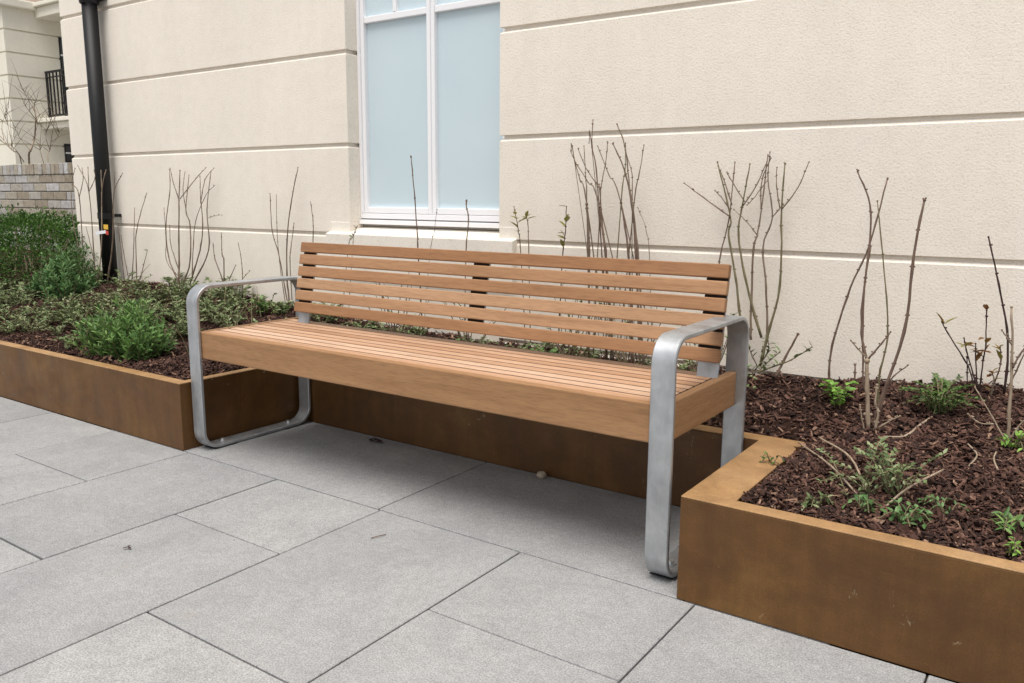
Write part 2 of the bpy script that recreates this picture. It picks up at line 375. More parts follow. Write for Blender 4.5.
# drainpipe
PX, PY = -2.085, .925
dp = MB(); dp.tube([(PX, PY, .30), (PX, PY, 2.055)], .041, 28); dp.tube([(PX, PY, 2.05), (PX, PY, 5.4)], .041, 28)
pipe = dp.build('drainpipe', M['pipe'], bld, smooth=True)
for p in pipe.data.polygons:
    if len(p.vertices) > 4: p.use_smooth = False
cl_ = MB(); cl_.tube([(PX, PY, 1.995), (PX, PY, 2.005), (PX, PY, 2.09), (PX, PY, 2.10)], [.049, .052, .052, .049], 28)
cl_.box((PX-.075, PY+.02, 2.02), (PX+.075, PY+.062, 2.075)); cl_.build('pipe_collar', M['pipe'], pipe)
br = MB(); br.box((PX+.04, PY+.03, .81), (PX+.055, PY+.066, .828)); br.tube([(PX, PY, .80), (PX, PY, .835)], .0445, 24); br.build('pipe_bracket', M['pipe'], pipe)

# ------------------------------------------------------------------ planter
plt = empty('planter', (0, 0, 0), 'low rusty brown metal planter wrapping round three sides of the bench', 'planter')
def panel(name, boxes, bev=.0015):
    mb = MB(); ca = MB()
    for a, b in boxes: mb.box(a, (b[0], b[1], b[2]-.0042)); ca.box((a[0], a[1], b[2]-.004), b)
    o = mb.build(name, M['corten'], plt, bevel=bev)
    if name != 'end_panel': ca.build('rim', M['rim'], o, bevel=.0018)
    return o
panel('front_panel', [((-6.5, 0, 0), (XL-.0008, TF, HP))])
panel('side_panel', [((XL-TL, TF+.0008, 0), (XL, DB-.001, HP-.0005))])
panel('back_panel', [((XL-TL, DB, 0), (XR+TS, DB+TB, HP-.001))])
# the right return has a wide folded rim whose far inner corner is rounded off
V = []; pts = [(XR, TF+.001), (XR+TS, TF+.001), (XR+TS, DB-.05), (XR+TS-.004, DB-.025), (XR+TS-.015, DB-.008), (XR+TS-.03, DB-.001), (XR, DB-.001)]
k = len(pts); V = [(x, y, 0) for x, y in pts]+[(x, y, HP-.0047) for x, y in pts]; V2 = [(x, y, HP-.0045) for x, y in pts]+[(x, y, HP-.0005) for x, y in pts]
F = [tuple(range(k))[::-1], tuple(range(k, 2*k))]+[(i, (i+1) % k, (i+1) % k+k, i+k) for i in range(k)]
sp2 = mobj('side_panel', V, F, M['corten'], plt, bevel=.0015); mobj('rim', V2, F, M['rim'], sp2, bevel=.0018)
panel('front_panel', [((XR, 0, 0), (6.5, TF, HP))])
# end walls closing the planter far outside the frame
panel('end_panel', [((-6.54, 0, 0), (-6.501, 3.0, HP))]); panel('end_panel', [((6.501, 0, 0), (6.54, YW-.002, HP))])

# ------------------------------------------------------------------ soil and bark mulch
def inside(x, y):
    if x < WC: return TF < y < 2.05
    if y > YW: return False
    if x < XL-TL: return y > TF
    if x > XR+TS: return y > TF
    return y > DB+TB
def grid(x0, x1, y0, y1, step, mb):
    nx = max(1, int((x1-x0)/step)); ny = max(1, int((y1-y0)/step))
    V = [(x0+(x1-x0)*i/nx, y0+(y1-y0)*j_/ny, soilz(x0+(x1-x0)*i/nx, y0+(y1-y0)*j_/ny)) for j_ in range(ny+1) for i in range(nx+1)]
    mb.add(V, [(j_*(nx+1)+i, j_*(nx+1)+i+1, (j_+1)*(nx+1)+i+1, (j_+1)*(nx+1)+i) for j_ in range(ny) for i in range(nx)])
so = MB()
grid(-6.5, XL-TL, TF, YW, .03, so); grid(XL-TL, XR+TS-.02, DB+TB-.002, YW, .03, so); grid(XR+TS-.02, 5, TF, YW, .03, so); grid(-6.5, WC, YW, 2.1, .06, so)
tag(so.build('soil', M['soil'], smooth=True), kind='structure')
ch = MB()
def chip(x, y, big=1):
    L = (.005+.019*random.random()**1.7)*big; Wd = L*random.uniform(.16, .5); T = random.uniform(.0010, .0032)
    q = Matrix.Rotation(random.uniform(0, 6.28), 3, 'Z') @ Matrix.Rotation(random.gauss(0, .48), 3, 'Y') @ Matrix.Rotation(random.gauss(0, .45), 3, 'X')
    c = Vector((x, y, soilz(x, y)+random.uniform(-.001, .013)))
    tw = random.uniform(.3, .9)
    P = [(-L, -Wd*tw, -T), (L*.8, -Wd, -T), (L, Wd*tw, -T), (-L*.85, Wd, -T), (-L*.9, -Wd*tw*.8, T), (L*.75, -Wd*.8, T), (L*.9, Wd*tw*.7, T), (-L*.8, Wd*.8, T)]
    ch.add([c+q @ (Vector(p)*.62) for p in P], [(0,3,2,1),(4,5,6,7),(0,1,5,4),(1,2,6,5),(2,3,7,6),(3,0,4,7)])
def chips(x0, x1, y0, y1, dens):
    for _ in range(int((x1-x0)*(y1-y0)*dens)):
        x = random.uniform(x0, x1); y = random.uniform(y0, y1)
        if inside(x-.005, y-.005) and inside(x+.005, y+.005): chip(x, y, 1 if random.random() < .85 else 1.6)
chips(XR+TS, 3.4, TF, YW, 27000); chips(XL-TL, XR+TS, DB+TB, YW, 12000); chips(-2.2, XL-TL, TF, YW, 14000); chips(-3.6, -2.2, TF, 1.2, 3500)
tag(ch.build('bark_mulch', M['bark']), 'dark reddish brown bark mulch covering the planter soil', 'mulch', kind='stuff')

# ------------------------------------------------------------------ bench
ZS = .45; YB0, YB1 = .0359, .552; X1 = 1.843; WLp = .0616; HA = .618; TH = .013
bench = empty('bench', (.95, .3, 0), 'slatted hardwood bench with backrest and looped galvanised steel arms', 'bench')
def loop(x0):
    yo0, yo1, z0, z1, r = YB0, YB1, .003, HA, .068
    def rr(inset):
        P = []; rad = r-inset
        for cx_, cz_, a0 in ((yo1-r, z1-r, 0), (yo0+r, z1-r, 90), (yo0+r, z0+r, 180), (yo1-r, z0+r, 270)):
            for i in range(11):
                a = R(a0+9*i); P.append((cx_+rad*math.cos(a), cz_+rad*math.sin(a)))
        return P
    o_, i_ = rr(0), rr(TH); k = len(o_); e = .0025
    V = []
    rings = [(x0, rr(e)), (x0+e, o_), (x0+WLp-e, o_), (x0+WLp, rr(e)), (x0+WLp, rr(TH-e)), (x0+WLp-e, i_), (x0+e, i_), (x0, rr(TH-e))]
    for x, P in rings: V += [(x, a, b) for a, b in P]
    F = []
    for q in range(8):
        q2 = (q+1) % 8
        for i in range(k): F.append((q*k+i, q*k+(i+1) % k, q2*k+(i+1) % k, q2*k+i))
    lp = mobj('arm_loop', V, F, M['galv'], bench, smooth=True)
    lp.data.transform(Matrix.Identity(4)); bm = bmesh.new(); bm.from_mesh(lp.data); bmesh.ops.recalc_face_normals(bm, faces=bm.faces); bm.to_mesh(lp.data); bm.free()
    for p in lp.data.polygons: p.use_smooth = True
    lp.data.set_sharp_from_angle(angle=R(40))
    xc = x0+WLp/2
    for (yy, zz, dz) in ((YB0+.088, HA, 1), (YB1-.085, HA, 1)):
        bt = MB(); bt.tube([(xc, yy, zz-.002), (xc, yy, zz+.0012), (xc, yy, zz+.0016)], [.006, .006, .004], 14); bt.build('screw_head', M['bolt'], lp)
    for yy in (YB0+.10, YB1-.10):
        bt = MB(); bt.tube([(xc, yy, .015), (xc, yy, .019)], .013, 16); bt.tube([(xc, yy, .019), (xc, yy, .026)], .0085, 6); bt.build('anchor_bolt', M['bolt'], lp)
    for ya, yb in ((YB0+.045, YB0+.14), (YB1-.14, YB1-.045)): pd = MB(); pd.box((x0-.004, ya, .0008), (x0+WLp+.004, yb, .0029)); pd.build('rubber_pad', M['rubber'], lp)
    return lp
loop(0.0); loop(X1)
XA, XB = .0335, 1.8774; YF = YB0+TH+.0015; HB = .0995
# seat slats between the end boards
s_ = MB(); y = YF+.026; yend = .478; ns = 9; pitch = (yend-y)/ns
for i in range(ns):
    s_.box((XA+.030, y+.0045, ZS-.026), (XB-.030, y+pitch-.0045, ZS-.0012)); y += pitch
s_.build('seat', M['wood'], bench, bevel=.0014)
g_ = MB()  # near-black strips added to paint the shade between slats and at their ends
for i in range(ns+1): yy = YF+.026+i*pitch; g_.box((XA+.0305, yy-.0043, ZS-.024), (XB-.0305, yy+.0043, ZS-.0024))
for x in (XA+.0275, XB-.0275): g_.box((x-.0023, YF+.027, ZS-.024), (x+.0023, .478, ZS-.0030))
g_.build('slat_gap_shade', M['dark'], bench)
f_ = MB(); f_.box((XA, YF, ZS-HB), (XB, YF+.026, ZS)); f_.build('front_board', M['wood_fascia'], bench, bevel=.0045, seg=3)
for x0, x1 in ((XA, XA+.025), (XB-.025, XB)):
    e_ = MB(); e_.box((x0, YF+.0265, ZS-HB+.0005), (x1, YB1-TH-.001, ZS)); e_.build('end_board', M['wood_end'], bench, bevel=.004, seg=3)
# under-seat frame
u_ = MB()
for x in (XA+.029, .945, XB-.069): u_.box((x, YF+.028, ZS-.075), (x+.04, YB1-.016, ZS-.0275))
u_.box((XA+.029, YB1-.055, ZS-.080), (XB-.029, YB1-.018, ZS-.0765+.03)); u_.build('seat_frame', M['galv'], bench, bevel=.002)
# backrest plane
BL, BR = .142, 1.868
pb, ptp = Vector((0, .4089, .4943)), Vector((0, .4605, .7614))
ud = (ptp-pb).normalized(); nd = Vector((0, ud.z, -ud.y)); Hb = (ptp-pb).length; pit = (Hb+.0085)/6
def bq(x, u, n_): return Vector((x, 0, 0))+pb+ud*u+nd*n_
k_ = MB()
for i in range(6):
    u0 = i*pit; u1 = u0+pit-.0085
    P = [bq(x, u, n_) for n_ in (0, .022) for x, u in ((BL, u0), (BR, u0), (BR, u1), (BL, u1))]
    k_.add(P, [(0,1,2,3),(7,6,5,4),(0,4,5,1),(1,5,6,2),(2,6,7,3),(3,7,4,0)])
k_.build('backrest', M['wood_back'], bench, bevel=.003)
for x0, x1 in ((BL+.006, BL+.066), (.985, 1.045), (BR-.066, BR-.004)):
    q_ = MB(); ub = .004 if .5 < x0 < 1.5 else -.11
    P = [bq(x, u, n_) for n_ in (.0225, .031) for x, u in ((x0, ub), (x1, ub), (x1, Hb-.012), (x0, Hb-.012))]
    q_.add(P, [(0,1,2,3),(7,6,5,4),(0,4,5,1),(1,5,6,2),(2,6,7,3),(3,7,4,0)])
    bk = q_.build('back_support', M['galv'], bench, bevel=.0015)
    for i in range(5):  # dark patches over the galvanised support, painted as the shade between slats
        d_ = MB()
        u = (i+1)*pit-.0085
        P = [bq(x, uu, n_) for n_ in (.012, .0222) for x, uu in ((x0, u-.006), (x1, u-.006), (x1, u+.0145), (x0, u+.0145))]
        P = [bq(x, uu, n_) for n_ in (.016, .0222) for x, uu in ((x0, u+.0003), (x1, u+.0003), (x1, u+.0082), (x0, u+.0082))]
        d_.add(P, [(0,1,2,3),(7,6,5,4),(0,4,5,1),(1,5,6,2),(2,6,7,3),(3,7,4,0)])
        d_.build('support_gap_shade', M['dark'], bk)
    a_ = MB(); a_.box((x0+.006, .425, ZS-.05), (x1-.006, YB1-.018, ZS-.042)); a_.build('bracket', M['galv'], bk)

# ------------------------------------------------------------------ brick garden wall
bw_ = empty('brick_wall', (-5, 2.1, 0), 'buff and grey brick garden wall with an upright brick coping behind the hedge', 'wall')
BY = 2.06; ZC = 1.212
cr = MB(); z = ZC-.1025; row = 0
while z > .1:
    x = -9+(row % 2)*.1125
    while x < WC-.1:
        o = random.uniform(0, .004); cr.box((x, BY-o, z-.065), (x+.215, BY+.1, z)); x += .225
    z -= .075; row += 1
cr.build('brick_courses', M['brick'], bw_, bevel=.003, seg=1)
co = MB(); x = -9
while x < WC-.05:
    o = random.uniform(0, .005); co.box((x, BY-.006-o, ZC-.0945), (x+.065, BY+.22, ZC+random.uniform(-.003, .003))); x += .075
co.build('coping', M['brick'], bw_, bevel=.003, seg=1)
mo = MB(); mo.box((-9, BY+.010, 0), (WC-.02, BY+.2, ZC-.008)); mo.build('mortar', M['mortar'], bw_)

# ------------------------------------------------------------------ neighbouring building
NX, NY = -12.9, 5.41
nb = empty('neighbouring_building', (-15, 8, 0), 'distant cream building with grooved walls, balconies and dark windows', 'building')
gz = [3.7341, 3.3567, 2.9757, 2.5876, 2.2043, 1.8138, 1.43, 1.04, .65, .26]
pr = [(0, 0)]
for z in sorted(gz): pr += [(z-.014, 0), (z-.012, .03), (z+.012, .03), (z+.014, 0)]
pr += [(4.10, 0)]
nw = sweep(lambda d: [(-24, NY+d), (NX-d, NY+d), (NX-d, 12), (-24, 12)], pr)
nw.build('wall', M['far_render'], nb)
cn = MB(); cn.box((-24, NY-.10, 4.10), (NX+.10, 12, 4.24)); cn.build('cornice', M['far_render'], nb, bevel=.02)
up_ = MB(); up_.box((-24, NY+.5, 4.24), (NX-.5, 12, 9)); up_.build('upper_wall', M['pink'], nb)
for zz, h, y0 in ((4.155, .17, 5.95), (2.20, .11, 5.90)):
    b_ = MB(); b_.box((NX+.002, y0, zz-h), (-11.3, 8.4, zz)); b_.box((NX+.002, y0-.06, zz+.002), (-11.22, 8.46, zz+.07))
    bal = b_.build('balcony', M['far_render'], nb, bevel=.01)
    ra = MB(); zt = zz+.90 if zz < 3 else zz+.95; y1 = y0+.13; z0 = zz+.12
    for a, b in (((NX+.01, y1, zt-.035), (-11.35, y1+.03, zt)), ((NX+.01, y1, zt-.12), (-11.35, y1+.02, zt-.10)), ((NX+.01, y1, z0), (-11.35, y1+.03, z0+.03))): ra.box(a, b)
    x = NX+.02
    q = 0
    while x < -11.35:
        ra.box((x, y1+.002, zz+.05 if q % 8 == 0 else z0+.001), (x+(.05 if q % 8 == 0 else .02), y1+.025, zt-.002)); x += .12; q += 1
    ra.box((-11.38, y1+.031, zt-.035), (-11.35, 8.3, zt)); 
    y = y1+.1
    while y < 8.3: ra.box((-11.375, y, z0), (-11.355, y+.02, zt-.04)); y += .12
    ra.build('balcony_railing', M['rail'], bal)
for y0, z0, z1, y1 in ((6.33, 2.26, 3.73, 7.4), (6.27, 1.50, 1.86, 7.2)):
    w1 = MB(); w1.box((NX-.02, y0, z0), (NX+.012, y1, z1)); wn = w1.build('window', M['rail'], nb)
    w2 = MB(); w2.box((NX+.013, y0+.02, z0+.05), (NX+.016, y1-.05, z1-.04)); w2.build('pane', M['farglass'], wn)
    w3 = MB(); zz = z0+(z1-z0)*(.78 if z1 > 2 else .5); w3.box((NX+.017, y0+.01, zz), (NX+.03, y1-.02, zz+.03)); w3.build('glazing_bar', M['white'], wn)

# ------------------------------------------------------------------ bare shrubs
def stem_pts(pp, Y0, lean):
    P = []
    for q in pp:
        p = at(q[0], q[1], Y0); z = p.z
        p = at(q[0], q[1], Y0+lean*max(0, z-.35)+random.uniform(-.004, .004)); P.append(p)
    return P
def bare_shrub(label, Y0, stems, name='bare_shrub', mat='stem', leafmat=None, leafn=0, cat='shrub', down=False, lean=None, group='bare stemmed shrubs along the wall', bud=1.0, leaf_size=.03, thin=1.0):
    base = at(stems[0][0][0], stems[0][0][1], Y0)
    root = empty(name, (base.x, Y0, soilz(base.x, Y0)-.01), label, cat, group)
    lv = MB()
    for st in stems:
        pp = st[0:]; opt = {}
        if isinstance(pp[-1], dict): opt = pp[-1]; pp = pp[:-1]
        r0 = opt.get('r', .0050); r1 = opt.get('e', .0022)
        ln = (random.uniform(-.10, .10) if lean is None else lean)
        ln = min(ln, (YW-.03-Y0)/.9)
        P = stem_pts(pp, opt.get('Y', Y0), ln)
        if opt.get('down', down) :
            b = P[0].copy(); dxy = (P[0]-P[1]); dz = b.z-soilz(b.x, Y0)
            if dz > .02: b = Vector((b.x+dxy.x/max(abs(dxy.z), .05)*dz*.5, b.y, soilz(b.x, min(b.y, .98))-.01)); P = [b]+P
        Q = smooth_path(P, 5); k = len(Q)
        for i in range(1, k-1):
            Q[i] = Q[i]+Vector((random.gauss(0, .0005), random.gauss(0, .0005), 0))
        rad = [.70*thin*(r0+(r1-r0)*i/(k-1)) for i in range(k)]
        for i in range(2, k-1, 4): rad[i] *= 1.28
        mb = MB(); mb.tube(Q, rad, 7)
        if bud:
            for i in range(2, k, 3 if k > 8 else 2):
                if random.random() < .8:
                    for sg in (-1, 1): mb.ball(Q[i]+Vector((sg*rad[i]*1.1, 0, .002+.003*random.random())), max(.0024, rad[i]*.62)*bud)
            mb.ball(Q[-1], max(.0026, r1*1.15)*bud)
        o = mb.build('stem', M[opt.get('m', mat)], root, smooth=True)
        nl = opt.get('l', leafn)
        for _ in range(nl):
            i = random.randrange(int(k*opt.get('lf', .3)), k); p = Q[i]
            d = Vector((random.uniform(-1, 1), random.uniform(-1, .4), random.uniform(-.1, .9)))
            L = random.uniform(.5, 1)*leaf_size; lv.leaf(p, d, Vector((0, 0, 1)), L, L*.42)
    if lv.V: lv.build('leaves', M[leafmat or 'leaf_olive'], root)
    return root
T = dict
bare_shrub('tall many stemmed bare shrub against the wall left of the bench arm', .93, [
    [(178,290),(179,270),(179,240),(179,200),(180,171),T(r=.0075,e=.003)],
    [(179,284),(168.7,257),(166,225),(170,190),(169.5,170),T(r=.005)],
    [(179.5,201),(174,185),(170,168),T(r=.0035,e=.002)],
    [(180,199),(196,178.6),(206,167.5),T(r=.0035,e=.002)],
    [(182,286),(190,262),(190,225),(186,210),(189,175),T(r=.006)],
    [(184,292),(178,268),(171,245),(169.5,225),T(r=.004)],
    [(190,284),(200,250),(202.7,225),(200.5,197),(200,177),T(r=.0055)],
    [(193,284),(208.5,250),(207,210),(211,171),T(r=.0055)],
    [(200.5,203),(205,180),(214,168),T(r=.003,e=.0018)],
    [(186,210),(183,190),(185,172),T(r=.003,e=.0018)],
    [(208.5,218),(214,216),(222,215),T(r=.002,e=.001)],
    [(182,280),(167,262),(166,240),(164,208),T(r=.003,e=.0015)],
    [(192,280),(193,250),(196,220),(206,195),(214,186),T(r=.004,e=.0015)]], lean=0.03)
bare_shrub('short bare twiggy shrub rising just behind the left bench arm', .93, [
    [(222,300),(222,279),(215,259.5),(213,243),T(m='stem_red')],[(223.4,298),(224,262),(222,254),(221.4,233),T(m='stem_red')],
    [(224.6,294),(229.6,279),(235.8,265),T(r=.004)]], lean=0.02)
bare_shrub('thin single twig with one side shoot at mid arm of the bench', .93, [
    [(242.5,302),(242.5,274),(241,258),(238.3,243),T(r=.0035,e=.0018)],[(242.5,279),(249.5,271),T(r=.0025,e=.0015)],[(224,300),(236,289),(243,278),T(r=.003)]], lean=0.02)
bare_shrub('slim bare shrub with one tall cane beside the left end of the backrest', .93, [
    [(290.5,312),(288,290),(287,274),(287.5,232),(293,192),(298,167.4),T(r=.006,e=.0025,m='stem_red')],
    [(289,312),(279.4,257),(272,230),(270,193.5),T(r=.004,m='stem_red')],[(286,308),(279.5,262),(277,230),(276.4,195),T(r=.003,e=.0015)],
    [(292,300),(290,262),(291,248),(294,223),T(r=.0035)]], lean=0.02)
bare_shrub('short wavy twig between the left backrest corner and the window sill', .90, [
    [(312,290),(313,241),(313,220),(310.5,202),T(r=.0035,e=.002,m='stem_red')]], lean=0.02)
bare_shrub('many stemmed bare shrub in front and left of the drainpipe', .86, [
    [(90,290),(84,262),(79.3,197),(72,183),(75,168.7),T(r=.005)],[(79.3,197),(83,180),(82,168),T(r=.003)],
    [(96,288),(94,257.7),(89,191.8),(77.6,165.4),T(r=.005)],[(89,191.8),(88,168),T(r=.003)],[(89,191.8),(95,178),(94,170),T(r=.003)],
    [(88,285),(81,257.7),(73,220),(71,189.6),T(r=.004)],[(96,284),(93,255.5),(86,227),T(r=.003)],
    [(98,286),(101.8,238),(101.8,191.8),(106,170),T(r=.005,m='stem_pale')],[(101.8,191.8),(101,171),T(r=.003,m='stem_pale')],
    [(107,286),(112.7,242),(113.8,194),(122.6,173),T(r=.007,m='stem')],[(113.8,194),(115,172),T(r=.003)]], lean=0.02)
bare_shrub('bare shrub of thin upright twigs just right of the drainpipe', .92, [
    [(125,288),(122.6,264),(118,225),T(r=.004,m='stem_red')],[(131.4,290),(133.6,249),(134.7,208),T(r=.004)],
    [(137,286),(136,238),(140,216),(146.8,193),T(r=.004)],[(140,280),(147.5,250),T(r=.003,l=5,lf=.4)],[(128,276),(124,255),(121,235),T(r=.003,m='stem_red')],
    [(145,306),(143,285),(141,272),T(r=.004,m='stem_pale')]], lean=0.02, leafmat='leaf_grey')
# in front of the window and behind the backrest
def behind(label, stems, **k): return bare_shrub(label, .86, stems, down=True, lean=0.05, thin=.82, **k)
behind('tall single cane in front of the left half of the window', [[(418,252),(417.5,235),(414,190),(411,157),T(r=.0052,e=.0035,m='stem_red')]])
behind('hair thin pale twig in front of the window mullion foot', [[(430,254),(434,232),(437,209),T(r=.0022,e=.0014)]])
behind('cut off cane with a blunt tip in front of the right window pane', [[(466,254),(468.5,220),(466.5,208),(466.4,201),T(r=.0038,e=.0042)]])
behind('small leafy sprig at the left foot of the window', [[(348,250),(352,238),(357.5,226),T(r=.0028,l=6,lf=.2)],[(353,243),(356,232),T(r=.002,l=3)]], leafmat='leaf_grey', leaf_size=.028)
behind('leafy twig just right of the window, nearest the sill end', [[(521,256),(518,228),(514,206.6),T(r=.0034,l=6,lf=.35)]], mat='stem_red', leafmat='leaf_olive', leaf_size=.052)
behind('shorter leafy twig, second to the right of the window', [[(529,258),(528,224),(526,217.5),T(r=.0034,l=7,lf=.2)]], leafmat='leaf_olive', leaf_size=.052)
behind('twig with yellow green leaves half its height, third right of the window', [[(562.5,258),(565.4,233),(566.5,206.6),T(r=.004,l=11,lf=.25,m='stem_dark')]], leafmat='leaf_olive', leaf_size=.055)
behind('bare forked shrub stem, leftmost of the tall canes above the backrest', [
    [(589,262),(588.5,230),(586.7,204),T(r=.0072,e=.006)],[(586.7,204),(580,180),(574.6,160.5),(572.4,147),T(r=.0042)],[(586.7,204),(586,180),(584,146),T(r=.0038)],
    [(574.6,162),(571,150),T(r=.002)]])
behind('bare shrub with the widest spread of forks above the backrest', [
    [(606.5,262),(602,225),(600,206.6),T(r=.0072,e=.006,m='stem_red')],[(600,206.6),(588,182),(575.7,162.7),(571,152),T(r=.004)],[(600,206),(601,187),(606,160),(607.5,143),T(r=.0038)],
    [(600.5,200),(598,187),(586,168),(578.4,149.5),T(r=.004)],[(597.7,187),(592,146),(593,120),T(r=.0045,m='stem_red')],[(592,148),(589,143),T(r=.0025)]])
behind('bare cane forking once above the backrest, third of the tall group', [
    [(629,264),(625,226),(621,203),T(r=.007,e=.005,m='stem_red')],[(621,203),(609,175),(597.7,146),T(r=.0038)],[(621,203),(625,171.5),(625.5,143),T(r=.004,m='stem_olive')]])
behind('thick twin bare canes at the right of the group above the backrest', [
    [(636.5,264),(631.7,204),(624,169),(613,144),T(r=.008,e=.003,m='stem_red')],[(638.7,264),(632.8,206.6),(629.5,187),(625,147),(617,124),T(r=.006,e=.003)],
    [(634,204),(639,176),(644,145),T(r=.0042)],[(632,204),(632,174),(625,150),T(r=.003)],[(649.7,262),(647,233),(638,207.7),T(r=.0022,e=.0015)]])
bare_shrub('large many stemmed bare shrub behind the right arm of the bench', .93, [
    [(759.7,367),(767,337.6),(780,286),(781.6,213),(785,164),T(r=.0068,e=.0028,m='stem_olive')],
    [(781.6,209.5),(798,187.6),(809,162),T(r=.0032,e=.0018)],[(780,208),(777,190),(777,167.5),T(r=.003,e=.0018)],
    [(762,352),(767,337),(766,286),(763,246),(772.5,217),(768,180),(770,152),T(r=.0055,e=.002)],
    [(772.5,217),(783,205),T(r=.0025)],[(751,340),(751,312),(753.5,250),(757,235),(761.5,209.5),(768,155),T(r=.0058,e=.0025)],
    [(757,235),(747,222),(734,209.5),T(r=.0025,e=.0015)],[(761.5,337.6),(747,286),(738.5,235),(743,202),(750,164),T(r=.0062,e=.0025,m='stem_olive')],
    [(743,206),(756,186),(767,162),T(r=.003)],[(745,345),(739.6,312),(736,279),(728.6,235),(730.4,217),(717.6,162),T(r=.0062,e=.003,m='stem_olive')],
    [(730.4,217),(708,201),(684,183),T(r=.0035,e=.002,m='stem_red')],[(728.6,208),(722,198),(715,190.5),T(r=.0025)],[(732,205),(724,180),(718,166),T(r=.003)],
    [(722,300),(719.4,262.6),(728.6,220.5),(735,162),T(r=.004,m='stem_red')],[(745,202),(731,180),(727,172),T(r=.0025)],
    [(768,180),(752,200),(747,205),T(r=.002,e=.0014)],[(761,208),(762,180),(771,158),T(r=.0025)],
    [(776,378),(783,362),(798,334),T(r=.0055,e=.0045,m='stem_red',Y=.85)],
    [(758,372),(775,366),(791,360),(812,347),T(r=.004,l=16,lf=.1,m='stem_olive',Y=.85)],[(758,372),(768,362),(780,352),T(r=.003,l=14,lf=.1,m='stem_olive',Y=.86)],
    [(757,366),(748,345),(745,330),T(r=.003,l=14,lf=.2)],[(755,370),(768,352),(768,338),T(r=.003,l=12,lf=.2)],[(754,374),(746,366),(740,352),T(r=.003,l=10,lf=.2)]], leafmat='leaf_grey', leaf_size=.032, lean=.03)
bare_shrub('crooked bare shrub with crossing stems right of the bench, on the open mulch', .80, [
    [(829,385),(829,379),(832.3,344.5),(850.7,287),(869,246),(887.6,178.5),T(r=.0055,e=.003,Y=.93,m='stem_red')],
    [(868.4,430),(867.5,395),(867,361),T(r=.0085,e=.007,m='stem_pale',Y=.62)],[(867,361),(861,324),(869,250),(870,205),(857.7,171.5),T(r=.005,e=.0026,Y=.64,m='stem_red')],
    [(864,390),(863,373),(864,295),(871,246),T(r=.004,Y=.72,m='stem_red')],[(868.4,359),(859,350),(850.7,340.4),T(r=.003,Y=.63)],[(868.4,359),(880,345),(890.5,332),T(r=.004,Y=.63,m='stem_red')],
    [(878,412),(879.4,377),(887.6,336),(885.6,287),(877.4,201),T(r=.0045,e=.002,Y=.7,m='stem_olive')],
    [(873,432),(879,406),(904,332),(914,254),(924.5,200),T(r=.0065,e=.004,Y=.62,m='stem_red')],
    [(879,414),(890,381),(908,365),T(r=.003,Y=.66,m='stem_red')],[(855,382),(855,365),T(r=.0035,e=.003,Y=.85,m='stem_red')],
    [(875,431),(878,412),(875,404),(877,385),T(r=.005,e=.0035,Y=.6,m='stem_pale')],[(866,437),(862,420),(860,405),T(r=.003,Y=.6,m='stem_pale')],
    [(878,428),(890,421),(900,416),T(r=.0035,Y=.6,m='stem_pale')]], lean=0.0, group='bare stemmed shrubs along the wall')
bare_shrub('bronze leaved twiggy shrub with one tall dark cane at the right edge', .90, [
    [(1004,394),(1008,340),(998.8,285),(988.5,237),T(r=.0048,e=.0026,m='stem_dark')],
    [(975,392),(968,366),(947.5,332.6),(942,321.6),T(r=.003,l=3,lf=.85,m='stem_dark')],[(978.6,392),(967.6,354.5),(964,338),T(r=.003,l=4,lf=.7,m='stem_dark')],
    [(979,394),(983,362),(986,343.6),(986.7,310.6),T(r=.003,l=8,lf=.35,m='stem_dark')],[(977,392),(976,362),(975.7,343.6),T(r=.003,l=5,lf=.5,m='stem_dark')],
    [(988,398),(1000.6,365.5),(1000,347),T(r=.0032,l=4,lf=.6,m='stem_red')],[(967,390),(967,358),T(r=.002,m='stem_dark')],[(990,398),(994,382),(992,372),T(r=.003,l=7,lf=.2)],
    [(1004,394),(1016,372),(1030,340),T(r=.0035,m='stem_red')]], leafmat='leaf_bronze', leaf_size=.045, lean=0.0)
bare_shrub('pale thick stemmed bare shrub rooted in open mulch at the right edge', .63, [
    [(1008,446),(1009,420),(1012,365.5),(1011.6,307),T(r=.0068,e=.0032,m='stem_pale')],[(1006,442),(995,422),(975,387.5),T(r=.0035,e=.002,m='stem_pale')],
    [(1008,442),(1016,430),(1026,418),T(r=.004,m='stem_pale')],[(1013,368),(1018,358),(1030,340),T(r=.004,m='stem_red')],[(994,424),(980,423),(968,414),T(r=.0028,e=.0015,m='stem_pale')],
    [(1012,345),(1006,336),(1002,330),T(r=.0025)]], lean=0.0)
def twiggy(label, x, y, n_, h, leaves=6):
    z0 = soilz(x, y); root = empty('low_twiggy_shrub', (x, y, z0-.01), label, 'shrub', 'low twiggy shrubs behind the backrest'); lv = MB()
    for i in range(n_):
        hh = h*random.uniform(.55, 1.05); tx = x+random.uniform(-.16, .16); ty = min(max(y+random.uniform(-.06, .10), .68), .96)
        P = [Vector((x+random.gauss(0, .02), y, z0)), Vector(((x+tx)/2+random.gauss(0, .015), (y+ty)/2, z0+hh*.5)), Vector((tx, ty, z0+hh))]
        Q = smooth_path(P, 4); mb = MB(); mb.tube(Q, [.0030-.0018*k/(len(Q)-1) for k in range(len(Q))], 6); mb.build('stem', M[random.choice(('stem', 'stem_red', 'stem_olive'))], root, smooth=True)
        for _ in range(leaves):
            p = random.choice(Q[3:]); lv.leaf(p, Vector((random.uniform(-1, 1), random.uniform(-1, .3), random.uniform(0, .9))), Vector((0, 0, 1)), random.uniform(.012, .024), .009)
    lv.build('leaves', M['leaf_sage'], root)
